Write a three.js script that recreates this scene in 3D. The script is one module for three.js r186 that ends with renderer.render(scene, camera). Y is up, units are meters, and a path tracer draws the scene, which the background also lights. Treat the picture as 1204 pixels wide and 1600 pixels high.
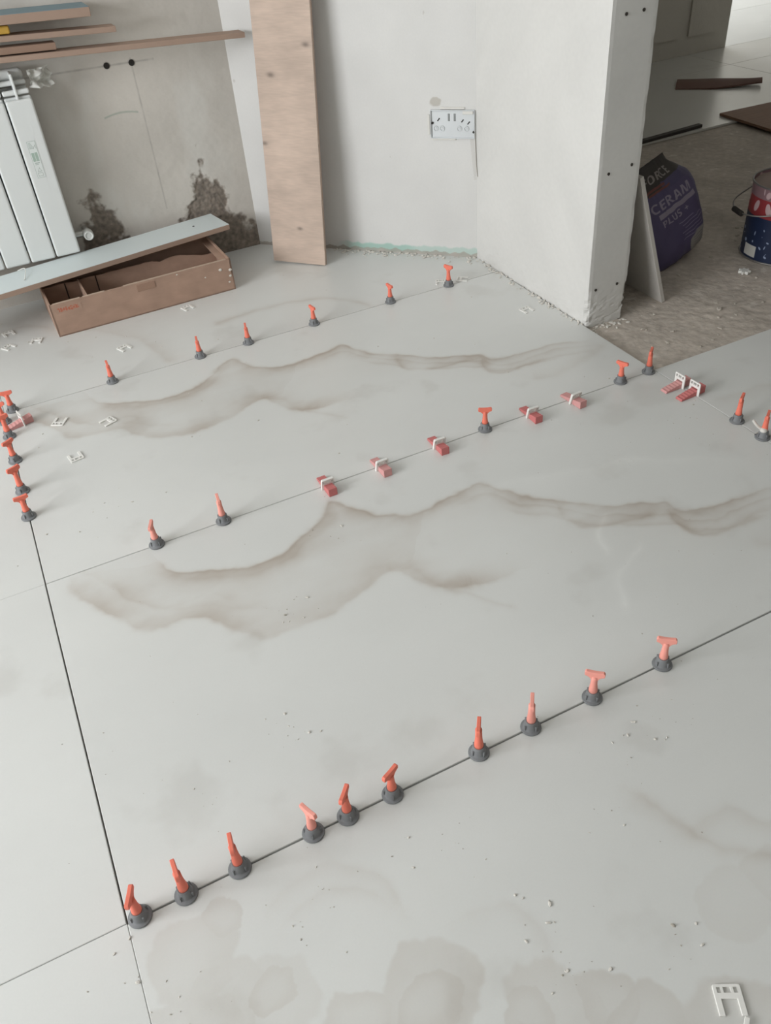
import * as THREE from 'three';
import { RoundedBoxGeometry } from 'three/addons/geometries/RoundedBoxGeometry.js';
import { mergeGeometries } from 'three/addons/utils/BufferGeometryUtils.js';
import { ImprovedNoise } from 'three/addons/math/ImprovedNoise.js';
import { RectAreaLightUniformsLib } from 'three/addons/lights/RectAreaLightUniformsLib.js';

// ---------------------------------------------------------------- camera, sky, light, exposure
RectAreaLightUniformsLib.init();
const scene = new THREE.Scene();
const camera = new THREE.PerspectiveCamera(2 * Math.atan(800 / 1296.8) * 180 / Math.PI, 1204 / 1600, 0.05, 60);
camera.position.set(0, 1.17, 0);
camera.rotation.set(-0.68714, -0.39337, -0.09794, 'YXZ');
scene.add(camera);
scene.background = new THREE.Color().setRGB(0.82, 0.88, 0.95);
scene.backgroundIntensity = 2.0;
const renderer = new THREE.WebGLRenderer({ antialias: true });
renderer.toneMapping = THREE.LinearToneMapping;
renderer.toneMappingExposure = 0.682;
renderer.shadowMap.enabled = true;

// daylight of the overcast sky, entering through the two window openings
const WIN = { z0: -2.05, z1: 0.2, y0: 0.75, y1: 2.25, x: -3.2 };
const day = new THREE.RectAreaLight(new THREE.Color().setRGB(0.972, 0.987, 1.012), 19, WIN.z1 - WIN.z0 - 0.12, WIN.y1 - WIN.y0 - 0.12);
day.position.set(WIN.x + 0.01, (WIN.y0 + WIN.y1) / 2, (WIN.z0 + WIN.z1) / 2);
day.lookAt(3, (WIN.y0 + WIN.y1) / 2, (WIN.z0 + WIN.z1) / 2);
scene.add(day);
const day2 = new THREE.RectAreaLight(new THREE.Color().setRGB(0.97, 0.99, 1.01), 11, 1.2, 1.5);
day2.position.set(5.1, 1.35, -6.48); day2.lookAt(5.1, 1.35, 0);
scene.add(day2);

// ---------------------------------------------------------------- helpers
let seedState = 7;
const rnd = () => { seedState = (seedState + 0x6d2b79f5) | 0; let t = Math.imul(seedState ^ (seedState >>> 15), 1 | seedState); t = (t + Math.imul(t ^ (t >>> 7), 61 | t)) ^ t; return ((t ^ (t >>> 14)) >>> 0) / 4294967296; };
const rr = (a, b) => a + (b - a) * rnd();
const noise = new ImprovedNoise();
const n3 = (x, y, z = 0) => noise.noise(x, y, z);
const fbm = (x, y, z = 0, o = 4) => { let s = 0, a = 0.5; for (let i = 0; i < o; i++) { s += a * n3(x, y, z + i * 7.3); x *= 2.03; y *= 2.03; a *= 0.5; } return s; };
const clamp = (v, a = 0, b = 1) => Math.min(b, Math.max(a, v));
const smooth = (a, b, v) => { const t = clamp((v - a) / (b - a)); return t * t * (3 - 2 * t); };
const names = new Map();
const numbered = (n) => { const k = names.get(n) ?? 0; names.set(n, k + 1); return k ? n + '_' + String(k).padStart(3, '0') : n; };
function lit(o) { o.castShadow = true; o.receiveShadow = true; return o; }
function mesh(name, geo, mat, parent) { const m = lit(new THREE.Mesh(geo, mat)); m.name = name; parent.add(m); return m; }
function tag(o, label, category, group) { o.userData.label = label; o.userData.category = category; if (group) o.userData.group = group; return o; }
function thing(name, label, category, [x, y, z] = [0, 0, 0], turn = 0, group) {
  const g = new THREE.Group(); g.name = numbered(name); g.position.set(x, y, z); g.rotation.y = turn; scene.add(g);
  return tag(g, label, category, group);
}
function solo(name, geo, mat, label, category, [x, y, z] = [0, 0, 0], turn = 0, group) {
  const m = mesh(numbered(name), geo, mat, scene); m.position.set(x, y, z); m.rotation.y = turn; return tag(m, label, category, group);
}
function struct(name, geo, mat) { const m = mesh(name, geo, mat, scene); m.userData.kind = 'structure'; return m; }
function uvMetres(geo) {                       // uv in metres by the way each face points
  const g = geo.index ? geo.toNonIndexed() : geo; const p = g.attributes.position, uv = new Float32Array(p.count * 2);
  const a = new THREE.Vector3(), b = new THREE.Vector3(), c = new THREE.Vector3();
  for (let i = 0; i < p.count; i += 3) {
    a.fromBufferAttribute(p, i); b.fromBufferAttribute(p, i + 1); c.fromBufferAttribute(p, i + 2);
    const n = b.clone().sub(a).cross(c.clone().sub(a)); const ax = Math.abs(n.x), ay = Math.abs(n.y), az = Math.abs(n.z);
    [a, b, c].forEach((v, k) => { const q = ay >= ax && ay >= az ? [v.x, v.z] : ax >= az ? [v.z, v.y] : [v.x, v.y]; uv[(i + k) * 2] = q[0]; uv[(i + k) * 2 + 1] = q[1]; });
  }
  g.setAttribute('uv', new THREE.BufferAttribute(uv, 2)); return g;
}
function box(x0, x1, y0, y1, z0, z1) { const g = new THREE.BoxGeometry(x1 - x0, y1 - y0, z1 - z0); g.translate((x0 + x1) / 2, (y0 + y1) / 2, (z0 + z1) / 2); return uvMetres(g); }
function rbox(w, h, d, r, x = 0, y = 0, z = 0, seg = 2) { const g = new RoundedBoxGeometry(w, h, d, seg, r); g.translate(x, y, z); return g; }
const plain = (g) => { const o = g.index ? g.toNonIndexed() : g.clone(); for (const k of Object.keys(o.attributes)) if (!['position', 'normal', 'uv'].includes(k)) o.deleteAttribute(k); if (!o.attributes.uv) o.setAttribute('uv', new THREE.BufferAttribute(new Float32Array(o.attributes.position.count * 2), 2)); return o; };
const merge = (...gs) => mergeGeometries(gs.flat().map(plain));
function dataTex(w, h, fn, srgb = true, repeat = true) {   // fn(i, j) -> [r, g, b] 0..255 ; j = 0 is v = 0
  const d = new Uint8Array(w * h * 4);
  for (let j = 0, k = 0; j < h; j++) for (let i = 0; i < w; i++, k += 4) { const c = fn(i, j); d[k] = clamp(c[0], 0, 255); d[k + 1] = clamp(c[1], 0, 255); d[k + 2] = clamp(c[2], 0, 255); d[k + 3] = 255; }
  const t = new THREE.DataTexture(d, w, h); t.magFilter = THREE.LinearFilter; t.minFilter = THREE.LinearFilter;
  t.wrapS = t.wrapT = repeat ? THREE.RepeatWrapping : THREE.ClampToEdgeWrapping; if (srgb) t.colorSpace = THREE.SRGBColorSpace; t.needsUpdate = true; return t;
}
const std = (o) => new THREE.MeshStandardMaterial(o);
const V = (x, y, z) => new THREE.Vector3(x, y, z);
function tube(pts, r, seg = 24, rs = 8) { return new THREE.TubeGeometry(new THREE.CatmullRomCurve3(pts.map((p) => V(...p))), seg, r, rs); }

// ---------------------------------------------------------------- materials
const G = (v) => [v, v, v];
const periodic = (u, v, f) => { const a = u * 2 * Math.PI, b = v * 2 * Math.PI; return f(Math.cos(a), Math.sin(a), Math.cos(b), Math.sin(b)); };
// plaster, 1 unit of uv = 1 metre, the pattern repeats after 2 m
const plasterTone = dataTex(768, 768, (i, j) => {
  const u = i / 768, v = j / 768;
  const a = periodic(u, v, (c, s, d, e) => fbm(c * 1.6 + d, s * 1.6 + e * 1.3, d * 1.3, 5)), b = n3(i * 0.21, j * 0.21, 3), c2 = fbm(i * 0.013, j * 0.05, 9, 3) * Math.sin(Math.PI * u) * Math.sin(Math.PI * v);
  const k = 1 + a * 0.05 + b * 0.01 + c2 * 0.03; return [216 * k, 215 * k, 211 * k];
});
plasterTone.repeat.set(0.5, 0.5);
const plasterBump = dataTex(768, 768, (i, j) => G(128 + fbm(i * 0.06, j * 0.06, 1, 4) * 120 + n3(i * 0.5, j * 0.5, 2) * 26), false); plasterBump.repeat.set(0.5, 0.5);
const plaster = std({ map: plasterTone, bumpMap: plasterBump, bumpScale: 0.0005, roughness: 0.93 });
const hallPlaster = std({ map: plasterTone, bumpMap: plasterBump, bumpScale: 0.002, roughness: 0.95, color: new THREE.Color(0.8, 0.77, 0.72) });
const endBoard = std({ map: plasterTone, bumpMap: plasterBump, bumpScale: 0.001, roughness: 0.95, color: new THREE.Color(0.83, 0.8, 0.77) });
const ceilingPaint = std({ color: new THREE.Color().setRGB(0.72, 0.72, 0.7), roughness: 0.95 });
const screedTone = dataTex(1024, 1024, (i, j) => {
  const u = i / 1024, v = j / 1024; const a = periodic(u, v, (c, s, d, e) => fbm(c * 2 + d * 0.7, s * 2 + e, d * 2, 5)), f = fbm(i * 0.09, j * 0.09, 5, 4), g = n3(i * 0.6, j * 0.6, 4);
  const k = 1 + a * 0.16 + f * 0.14 + g * 0.05, w = smooth(0.18, 0.4, fbm(i * 0.05, j * 0.05, 21, 4)) * 0.3;
  return [(190 + w * 60) * k, (180 + w * 66) * k, (169 + w * 70) * k];
});
screedTone.repeat.set(0.5, 0.5);
const screedBump = dataTex(1024, 1024, (i, j) => G(128 + fbm(i * 0.05, j * 0.05, 5, 5) * 150), false); screedBump.repeat.set(0.5, 0.5);
const screed = std({ map: screedTone, bumpMap: screedBump, bumpScale: 0.006, roughness: 0.95 });

// printed stone of the big tiles: 1.6 m x 0.8 m, u along the long side, v towards the room's front
function curve(pts, step = 0.006) {
  const c = new THREE.CatmullRomCurve3(pts.map(([x, z]) => V(x, 0, z)), false, 'centripetal'); const n = Math.max(4, Math.ceil(c.getLength() / step)); return c.getPoints(n).map((p) => [p.x, p.z]);
}
function stone(seed, feats, base = [218, 219, 216]) {
  const W = 1280, H = 640, MW = 1.6, MH = 0.8, px = W / MW;
  const tone = new Float32Array(W * H), haze = new Float32Array(W * H), wx = new Float32Array(W * H), wz = new Float32Array(W * H), mod = new Float32Array(W * H), cloud = new Float32Array(W * H);
  for (let j = 0, k = 0; j < H; j++) for (let i = 0; i < W; i++, k++) {
    const x = i / px, z = j / px; wx[k] = x + fbm(x * 9, z * 9, seed, 3) * 0.03 + n3(x * 60, z * 60, seed) * 0.0025; wz[k] = z + fbm(x * 9, z * 9, seed + 30, 3) * 0.03 + n3(x * 60, z * 60, seed + 9) * 0.0025;
    mod[k] = clamp(0.78 + fbm(x * 7, z * 12, seed + 60, 4) * 1.1, 0.15, 1.4);
  }
  for (const f of feats) {
    if (f.pts) {                                          // a vein: near and far side fade over their own widths
      const p = curve(f.pts), m = Math.max(f.near, f.far) * 2.4 + 0.03, best = new Float32Array(W * H).fill(9), side = new Float32Array(W * H);
      for (let s = 0; s < p.length - 1; s++) {
        const [ax, az] = p[s], [bx, bz] = p[s + 1], dx = bx - ax, dz = bz - az, L = dx * dx + dz * dz || 1e-9;
        const i0 = Math.max(0, Math.floor((Math.min(ax, bx) - m) * px)), i1 = Math.min(W - 1, Math.ceil((Math.max(ax, bx) + m) * px)), j0 = Math.max(0, Math.floor((Math.min(az, bz) - m) * px)), j1 = Math.min(H - 1, Math.ceil((Math.max(az, bz) + m) * px));
        const endFade = Math.min(1, Math.min(s + 1, p.length - 1 - s) / (p.length * 0.08));
        for (let j = j0; j <= j1; j++) for (let i = i0; i <= i1; i++) {
          const k = j * W + i, qx = wx[k] - ax, qz = wz[k] - az, t = clamp((qx * dx + qz * dz) / L), ex = qx - t * dx, ez = qz - t * dz, d = Math.hypot(ex, ez);
          if (d < best[k]) { best[k] = d; side[k] = (dx * qz - dz * qx > 0 ? 1 : -1) * (0.15 + 0.85 * endFade); }
        }
      }
      const out = f.haze ? haze : tone;
      for (let k = 0; k < W * H; k++) if (best[k] < 9) { const w = side[k] > 0 ? f.near : f.far; out[k] += f.s * Math.abs(side[k]) * mod[k] * Math.exp(-Math.pow(best[k] / w, 1.35)); }
    } else if (f.c) {                                     // a rounded cloud in the print: clear rim, lighter core
      const [cx, cz, r] = f.c;
      for (let k = 0; k < W * H; k++) {
        const ex = wx[k] - cx, ez = wz[k] - cz; if (Math.abs(ex) > r * 1.5 || Math.abs(ez) > r * 1.5) continue; const a = Math.atan2(ez, ex), d = Math.hypot(ex, ez) / r * (1 + 0.22 * n3(Math.cos(a) * 1.3 + cx * 17, Math.sin(a) * 1.3 + cz * 13, seed) + 0.07 * n3(Math.cos(a) * 5, Math.sin(a) * 5, cx * 31));
        if (d < 1.15) cloud[k] = Math.max(cloud[k], f.s * (0.5 + 0.5 * mod[k]) * smooth(1.08, 0.94, d) * (0.62 + 0.38 * smooth(0.3, 0.95, d)));
      }
    } else if (f.poly) {
      const poly = f.poly, bb = [Math.min(...poly.map((q) => q[0])), Math.max(...poly.map((q) => q[0])), Math.min(...poly.map((q) => q[1])), Math.max(...poly.map((q) => q[1]))];
      for (let k = 0; k < W * H; k++) {
        const x = wx[k], z = wz[k]; if (x < bb[0] || x > bb[1] || z < bb[2] || z > bb[3]) continue;
        let inn = false; for (let a = 0, b = poly.length - 1; a < poly.length; b = a++) if ((poly[a][1] > z) !== (poly[b][1] > z) && x < (poly[b][0] - poly[a][0]) * (z - poly[a][1]) / (poly[b][1] - poly[a][1]) + poly[a][0]) inn = !inn;
        if (inn) tone[k] += f.s * mod[k];
      }
    }
  }
  return dataTex(W, H, (i, j) => {
    const k = j * W + i, x = i / px, z = j / px, t = clamp(tone[k] + cloud[k] * 0.85, 0, 1.25), h = clamp(haze[k], 0, 1);
    const m = 1 + fbm(x * 2.2, z * 3.5, seed + 80, 4) * 0.035 + n3(i * 0.5, j * 0.5, seed) * 0.006, d = smooth(0.16, 0.4, fbm(x * 5, z * 5, seed + 100, 5)) * 0.035;
    return [(base[0] * (1 - t * 0.14 - d) + h * 14) * m, (base[1] * (1 - t * 0.178 - d * 1.1) + h * 14) * m, (base[2] * (1 - t * 0.208 - d * 1.2) + h * 14) * m];
  }, true, false);
}
const V1 = [[0.233, 0.048], [0.243, 0.082], [0.272, 0.119], [0.319, 0.149], [0.384, 0.169], [0.455, 0.171], [0.522, 0.149], [0.583, 0.111], [0.633, 0.068], [0.657, 0.104], [0.69, 0.153], [0.742, 0.192], [0.799, 0.204], [0.87, 0.194], [0.945, 0.179], [0.976, 0.226], [1.012, 0.276], [1.061, 0.327], [1.113, 0.371], [1.18, 0.417], [1.249, 0.45], [1.259, 0.479], [1.312, 0.507], [1.377, 0.513], [1.441, 0.513], [1.54, 0.54]];
const V2 = [[0.044, 0.01], [0.043, 0.054], [0.084, 0.121], [0.107, 0.165], [0.14, 0.221], [0.185, 0.25], [0.248, 0.256], [0.283, 0.272], [0.298, 0.306], [0.345, 0.361], [0.402, 0.385], [0.469, 0.385], [0.559, 0.369], [0.647, 0.335], [0.679, 0.387], [0.712, 0.433], [0.772, 0.456], [0.843, 0.462]];
const banded = [
  { pts: V1, far: 0.006, near: 0.022, s: 0.72 }, { pts: V1, far: 0.003, near: 0.006, s: 0.3 }, { pts: V1, far: 0.006, near: 0.09, s: 0.24 }, { pts: V1.slice(13).map(([x, z]) => [x - 0.006, z + 0.032]), far: 0.004, near: 0.01, s: 0.4 }, { pts: V1.slice(15).map(([x, z]) => [x - 0.02, z + 0.062]), far: 0.012, near: 0.005, s: 0.38 }, { pts: V1.slice(1, 9).map(([x, z]) => [x, z + 0.022]), far: 0.008, near: 0.014, s: 0.25 }, { pts: V2.slice(0, 9).map(([x, z]) => [x + 0.03, z - 0.05]), far: 0.02, near: 0.005, s: 0.25 },
  { pts: V2, far: 0.035, near: 0.006, s: 0.68 }, { poly: [...V1.slice(0, 13), [0.7, 0.33], [0.647, 0.335], ...V2.slice(0, 13).reverse()], s: 0.13 },
  { pts: [[0.712, 0.433], [0.773, 0.504], [0.806, 0.542]], far: 0.006, near: 0.008, s: 0.25 },
  { pts: [[0.117, 0.054], [0.146, 0.137], [0.209, 0.205], [0.28, 0.236], [0.345, 0.284], [0.398, 0.325]], far: 0.02, near: 0.006, s: 0.22 },
  { pts: [[0.637, 0.325], [0.683, 0.352], [0.715, 0.429], [0.772, 0.456]], far: 0.026, near: 0.014, s: 0.42 },
  { pts: [[1.045, 0.325], [1.039, 0.383], [1.072, 0.427], [1.15, 0.455], [1.23, 0.462]], far: 0.014, near: 0.006, s: 0.6 },
  { pts: [[1.246, 0.463], [1.229, 0.503], [1.238, 0.55], [1.268, 0.574], [1.317, 0.576], [1.417, 0.588]], far: 0.014, near: 0.006, s: 0.65 },
  { pts: [[1.3, 0.64], [1.38, 0.66], [1.5, 0.62], [1.58, 0.6]], far: 0.03, near: 0.012, s: 0.3 },
];
const hazeArcs = [{ pts: [[1.126, 0.411], [1.076, 0.454], [1.049, 0.512]], far: 0.008, near: 0.008, s: 0.8, haze: 1 }, { pts: [[1.124, 0.529], [1.021, 0.578], [0.982, 0.656]], far: 0.01, near: 0.012, s: 0.6, haze: 1 }, { pts: [[0.95, 0.2], [1.1, 0.24], [1.3, 0.3], [1.5, 0.42]], far: 0.012, near: 0.03, s: 0.4, haze: 1 }];
const cloudy = [
  { pts: [[0.748, 0.168], [0.77, 0.235], [0.79, 0.28], [0.816, 0.316], [0.848, 0.35], [0.95, 0.4], [1.1, 0.41]], far: 0.008, near: 0.012, s: 0.5 }, { pts: [[0.784, 0.254], [0.855, 0.263], [0.891, 0.307], [1.0, 0.36]], far: 0.006, near: 0.02, s: 0.3 },
  { pts: [[0.187, 0.074], [0.245, 0.052], [0.307, 0.072], [0.35, 0.114], [0.364, 0.168]], far: 0.006, near: 0.016, s: 0.22 }, { pts: [[0.205, 0.103], [0.259, 0.091], [0.311, 0.109], [0.336, 0.143]], far: 0.006, near: 0.012, s: 0.2 },
  { pts: [[0.418, 0.217], [0.486, 0.224], [0.518, 0.271], [0.505, 0.32]], far: 0.006, near: 0.016, s: 0.2 },
  { c: [0.334, 0.287, 0.042], s: 0.5 }, { c: [0.338, 0.275, 0.066], s: 0.38 }, { c: [0.158, 0.178, 0.031], s: 0.45 }, { c: [0.434, 0.365, 0.036], s: 0.45 }, { c: [0.46, 0.375, 0.062], s: 0.32 }, { c: [0.532, 0.391, 0.036], s: 0.42 }, { c: [0.558, 0.434, 0.05], s: 0.45 }, { c: [0.24, 0.262, 0.045], s: 0.42 }, { c: [0.15, 0.19, 0.06], s: 0.24 },
  { c: [0.127, 0.052, 0.03], s: 0.35 }, { c: [0.069, 0.09, 0.06], s: 0.3 }, { c: [0.1, 0.16, 0.05], s: 0.3 }, { c: [0.03, 0.2, 0.08], s: 0.3 }, { c: [0.76, 0.37, 0.05], s: 0.16 }, { c: [0.84, 0.38, 0.05], s: 0.24 }, { c: [0.88, 0.46, 0.07], s: 0.2 },
  { c: [0.39, 0.42, 0.07], s: 0.4 }, { c: [0.25, 0.36, 0.08], s: 0.4 }, { c: [0.65, 0.52, 0.09], s: 0.4 }, { c: [1.1, 0.5, 0.1], s: 0.4 }, { c: [1.25, 0.42, 0.07], s: 0.4 },
];
const backVeins = [{ pts: [[0.66, 0.56], [0.709, 0.541], [0.854, 0.532], [0.981, 0.553], [1.086, 0.628], [1.137, 0.731]], far: 0.012, near: 0.012, s: 0.55 }, { pts: [[0.25, 0.3], [0.316, 0.35], [0.428, 0.503], [0.468, 0.629], [0.481, 0.73]], far: 0.035, near: 0.01, s: 0.4 }, { pts: [[0.02, 0.19], [0.126, 0.192], [0.215, 0.281]], far: 0.01, near: 0.02, s: 0.35 }];
const tileMat = (t, rough = 0.34) => std({ map: t, roughness: rough });
const tilePlain = tileMat(stone(1, [])), tileAB = tileMat(stone(2, [...banded, ...hazeArcs])), tileBC = tileMat(stone(3, banded)), tileFront = tileMat(stone(4, cloudy)), tileBack = tileMat(stone(5, backVeins));
const tileSide = tileMat(stone(6, [{ pts: [[0.02, 0.2], [0.2, 0.22], [0.4, 0.3]], far: 0.01, near: 0.03, s: 0.25 }]));
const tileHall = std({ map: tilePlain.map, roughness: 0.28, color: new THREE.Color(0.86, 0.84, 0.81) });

// ---------------------------------------------------------------- the setting
const D = -0.1732, E = 1.4281, A = -0.684, B = -1.4775, C = -2.258, ZB = -2.987, XR = 6, ZF = 2.5, YC = 2.7, SC = -0.012;
const floor = struct('floor', box(WIN.x - 0.2, XR + 0.1, SC - 0.15, SC, -6.6, ZF + 0.1), screed);
function tileGeo(x0, x1, z0, z1, ox, oz) {                 // slab with a fine chamfer round its top
  const b = 0.0009, t = -0.0095, P = [], U = [];
  const q = (...c) => { for (const i of [0, 1, 2, 0, 2, 3]) { P.push(...c[i]); U.push((c[i][0] - ox) / 1.6, (c[i][2] - oz) / 0.8); } };
  const top = [[x0 + b, 0, z0 + b], [x0 + b, 0, z1 - b], [x1 - b, 0, z1 - b], [x1 - b, 0, z0 + b]], rim = [[x0, -b, z0], [x0, -b, z1], [x1, -b, z1], [x1, -b, z0]], low = rim.map(([x, , z]) => [x, t, z]);
  q(...top); for (let i = 0; i < 4; i++) { const k = (i + 1) % 4; q(top[i], rim[i], rim[k], top[k]); q(rim[i], low[i], low[k], rim[k]); } q(...low.slice().reverse());
  const g = new THREE.BufferGeometry(); g.setAttribute('position', new THREE.Float32BufferAttribute(P, 3)); g.setAttribute('uv', new THREE.Float32BufferAttribute(U, 2)); g.computeVertexNormals(); return g;
}
let tileCount = 0;
function tile(x0, x1, z0, z1, mat, [gl, gr, gb, gf] = [0.0012, 0.0012, 0.0012, 0.0012], ox = x0, oz = z0) {
  const m = mesh(tileCount ? 'tile_' + String(tileCount).padStart(3, '0') : 'tile', tileGeo(x0 + gl, x1 - gr, z0 + gb, z1 - gf, ox, oz), mat, floor); tileCount++; m.position.y = 0; return m;
}
const R1 = A + 0.7985, R2 = R1 + 0.7985, R3 = R2 + 0.7985, CL = D - 1.601, CR = E + 1.601, CRR = CR + 1.601;
const s = 0.0006;
// the tiles in view, with the joints as wide as they look
tile(D, E, A, R1, tileFront, [0.0002, s, 0.0016, s]);
tile(D, E, B, A, tileAB, [0.0014, 0.0008, 0.0009, 0.0016]);
tile(D, E, C, B, tileBC, [0.0014, 0.0012, 0.001, 0.0011]);
tile(CL, D, A, R1, tilePlain, [s, 0.0002, 0.0005, s]);
tile(CL, D, B, A, tileSide, [s, 0.0014, 0.0003, 0.0005]);
tile(CL, D, C, B, tilePlain, [s, 0.0012, s, 0.0003]);
tile(CL, D, ZB, C, tileSide, [s, s, s, s]);
tile(E, CR, A, R1, tileFront, [s, s, 0.0014, s]);
tile(E, CR, B, A, tileSide, [0.0006, s, 0, 0.0014]);
{ // the back tile, cut along the slanted wall
  const sh = new THREE.Shape([[D + s, -C + 0.001], [D + s, -ZB], [0.84, -ZB], [E, 2.399], [E, -C + 0.001]].map(([x, y]) => new THREE.Vector2(x, y)));
  const g = new THREE.ExtrudeGeometry(sh, { depth: 0.0086, bevelEnabled: false }); g.rotateX(-Math.PI / 2); g.translate(0, -0.0086, 0);
  const p = g.attributes.position, uv = g.attributes.uv; for (let i = 0; i < p.count; i++) uv.setXY(i, (p.getX(i) - D) / 1.6, (p.getZ(i) - ZB) / 0.8);
  mesh('tile_' + String(tileCount++).padStart(3, '0'), g, tileBack, floor);
}
for (const [z0, z1] of [[R1, R2], [R2, R3], [R3, ZF]]) for (const [x0, x1] of [[WIN.x, CL], [CL, D], [D, E], [E, CR], [CR, CRR], [CRR, XR]]) tile(x0, x1, z0, z1, x0 === D ? tileFront : tilePlain);
for (const [z0, z1] of [[ZB, C], [C, B], [B, A], [A, R1]]) tile(WIN.x, CL, z0, z1, tileSide);
for (const [x0, x1] of [[CR, CRR], [CRR, XR]]) for (const [z0, z1] of [[B, A], [A, R1]]) tile(x0, x1, z0, z1, tileSide);
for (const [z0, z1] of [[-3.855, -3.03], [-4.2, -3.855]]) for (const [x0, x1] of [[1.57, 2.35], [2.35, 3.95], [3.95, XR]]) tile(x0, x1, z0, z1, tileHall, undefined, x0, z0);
for (const [z0, z1] of [[-5, -4.2], [-5.8, -5], [-6.5, -5.8]]) tile(4.24, XR, z0, z1, tilePlain);

// window wall at the left, with a real opening
function holeWall(w, h, t, hx0, hx1, hy0, hy1) {
  const sh = new THREE.Shape([[0, 0], [w, 0], [w, h], [0, h]].map(([x, y]) => new THREE.Vector2(x, y)));
  sh.holes.push(new THREE.Path([[hx0, hy0], [hx0, hy1], [hx1, hy1], [hx1, hy0]].map(([x, y]) => new THREE.Vector2(x, y))));
  return uvMetres(new THREE.ExtrudeGeometry(sh, { depth: t, bevelEnabled: false }));
}
const winWall = struct('wall_left', holeWall(ZF + 3.1, YC - SC, 0.2, -WIN.z1 + ZF, -WIN.z0 + ZF, WIN.y0 - SC, WIN.y1 - SC), plaster);
winWall.position.set(WIN.x - 0.2, SC, ZF); winWall.rotation.y = Math.PI / 2;
const whiteFrame = std({ color: 0xe9e9e6, roughness: 0.4 }), glass = new THREE.MeshPhysicalMaterial({ color: 0xffffff, transmission: 1, thickness: 0, roughness: 0.02, ior: 1.45 });
function windowUnit(name, w, h, at, turn) {
  const g = new THREE.Group(); g.name = name; g.userData.kind = 'structure'; g.position.set(...at); g.rotation.y = turn; scene.add(g);
  for (const x of [-w / 2 + 0.03, 0, w / 2 - 0.03]) mesh('window_frame', rbox(0.06, h, 0.06, 0.006, x, h / 2, 0), whiteFrame, g);
  for (const y of [0.03, h - 0.03]) mesh('window_frame', rbox(w, 0.06, 0.055, 0.006, 0, y, 0), whiteFrame, g);
  for (const x of [-w / 4, w / 4]) { const p = new THREE.BoxGeometry(w / 2 - 0.05, h - 0.1, 0.004); p.translate(x, h / 2, 0); mesh('pane', p, glass, g); }
}
windowUnit('window_1', WIN.z1 - WIN.z0, WIN.y1 - WIN.y0, [WIN.x - 0.1, WIN.y0, (WIN.z0 + WIN.z1) / 2], Math.PI / 2);
windowUnit('window_2', 1.3, 1.6, [5.1, 0.55, -6.55], 0);

// back wall behind the radiator: bare plaster with two cement patches, pencil marks
const WX0 = -2.6, WW = 3.45, WH = 2.7;
function cementAt(x, y) {
  const w = fbm(x * 16, y * 16, 40, 4) * 0.07, w2 = fbm(x * 40, y * 40, 50, 3) * 0.035;
  const peak = (cx, top, slope, w0) => (w0 + (top - y) * slope) - Math.abs(x - cx) + w + w2;
  let f = Math.max(peak(0.295, 0.295, 0.42, 0.012), peak(0.672, 0.3, 0.52, 0.014));
  if (x > 0.56) f = Math.max(f, 0.075 - y + w * 1.2 + w2);
  if (x < 0.4) f = Math.max(f, 0.05 - y + w);
  return f;
}
const backTone = dataTex(1725, 1350, (i, j) => {
  const x = WX0 + i * 0.002, y = j * 0.002, k = 1 + fbm(x * 3, y * 3, 11, 5) * 0.12 + n3(x * 150, y * 150, 2) * 0.012;
  let c = [204 * k, 199 * k, 191 * k];
  const mix = (col, a) => { c = c.map((v, n) => v + (col[n] - v) * a); };
  mix([214, 212, 206], smooth(0.05, 0.3, fbm(x * 5 + 3, y * 2.2, 19, 4)) * 0.55);
  if (y < 0.4 && x > 0.1) {
    const f = cementAt(x, y); if (f > -0.02) { const t = 1 + fbm(x * 60, y * 60, 31, 4) * 0.5; mix([124 * t, 114 * t, 104 * t], smooth(-0.012, 0.014, f) * 0.92); }
    
    const l = smooth(0.25, 0.4, fbm(x * 22, y * 30, 63, 3)); if (f > 0.01) mix([176, 168, 158], l * 0.7);
  }
  const line = (d, w, a, col = [120, 116, 112]) => { if (Math.abs(d) < w) mix(col, a * (1 - Math.abs(d) / w)); };
  if (x > 0.2 && x < 0.6) line(y - (0.667 - (x - 0.243) * 0.017), 0.004, 0.55 * (0.6 + n3(x * 40, 2) * 0.6));
  if (y > 0.2 && y < 0.675) line(x - 0.527 + (y - 0.45) * 0.003, 0.0035, 0.4 * (0.7 + n3(y * 30, 5) * 0.6));
  if (x > 0.4 && x < 0.51) line(y - (0.519 + 0.008 * Math.sin((x - 0.4) * 28)), 0.004, 0.5, [126, 146, 132]);
  return c;
}, true, false);
const backBump = dataTex(862, 675, (i, j) => { const x = WX0 + i * 0.004, y = j * 0.004; let v = 150 + fbm(x * 20, y * 20, 3, 4) * 40; if (y < 0.4 && x > 0.1) { const f = cementAt(x, y); v -= smooth(-0.004, 0.015, f) * (70 - fbm(x * 90, y * 90, 4, 3) * 110); } return G(v); }, false, false);
function wallUV(geo, w, h, x0, y0) { const p = geo.attributes.position, uv = geo.attributes.uv; for (let i = 0; i < p.count; i++) uv.setXY(i, (p.getX(i) - x0) / w, (p.getY(i) - y0) / h); return geo; }
const wallBack = struct('wall_back', wallUV(box(WIN.x - 0.2, 0.86, SC, YC, ZB - 0.1, ZB), WW, WH, WX0, 0), std({ map: backTone, bumpMap: backBump, bumpScale: 0.012, roughness: 0.95 }));
const dark = std({ color: 0x2b2825, roughness: 0.9 });
for (const x of [0.45, 0.528]) { const h = mesh('drill_hole', new THREE.CylinderGeometry(0.0095, 0.008, 0.004, 14), dark, wallBack); h.rotation.x = Math.PI / 2; h.position.set(x, x < 0.5 ? 0.665 : 0.662, ZB + 0.0005); }

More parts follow.
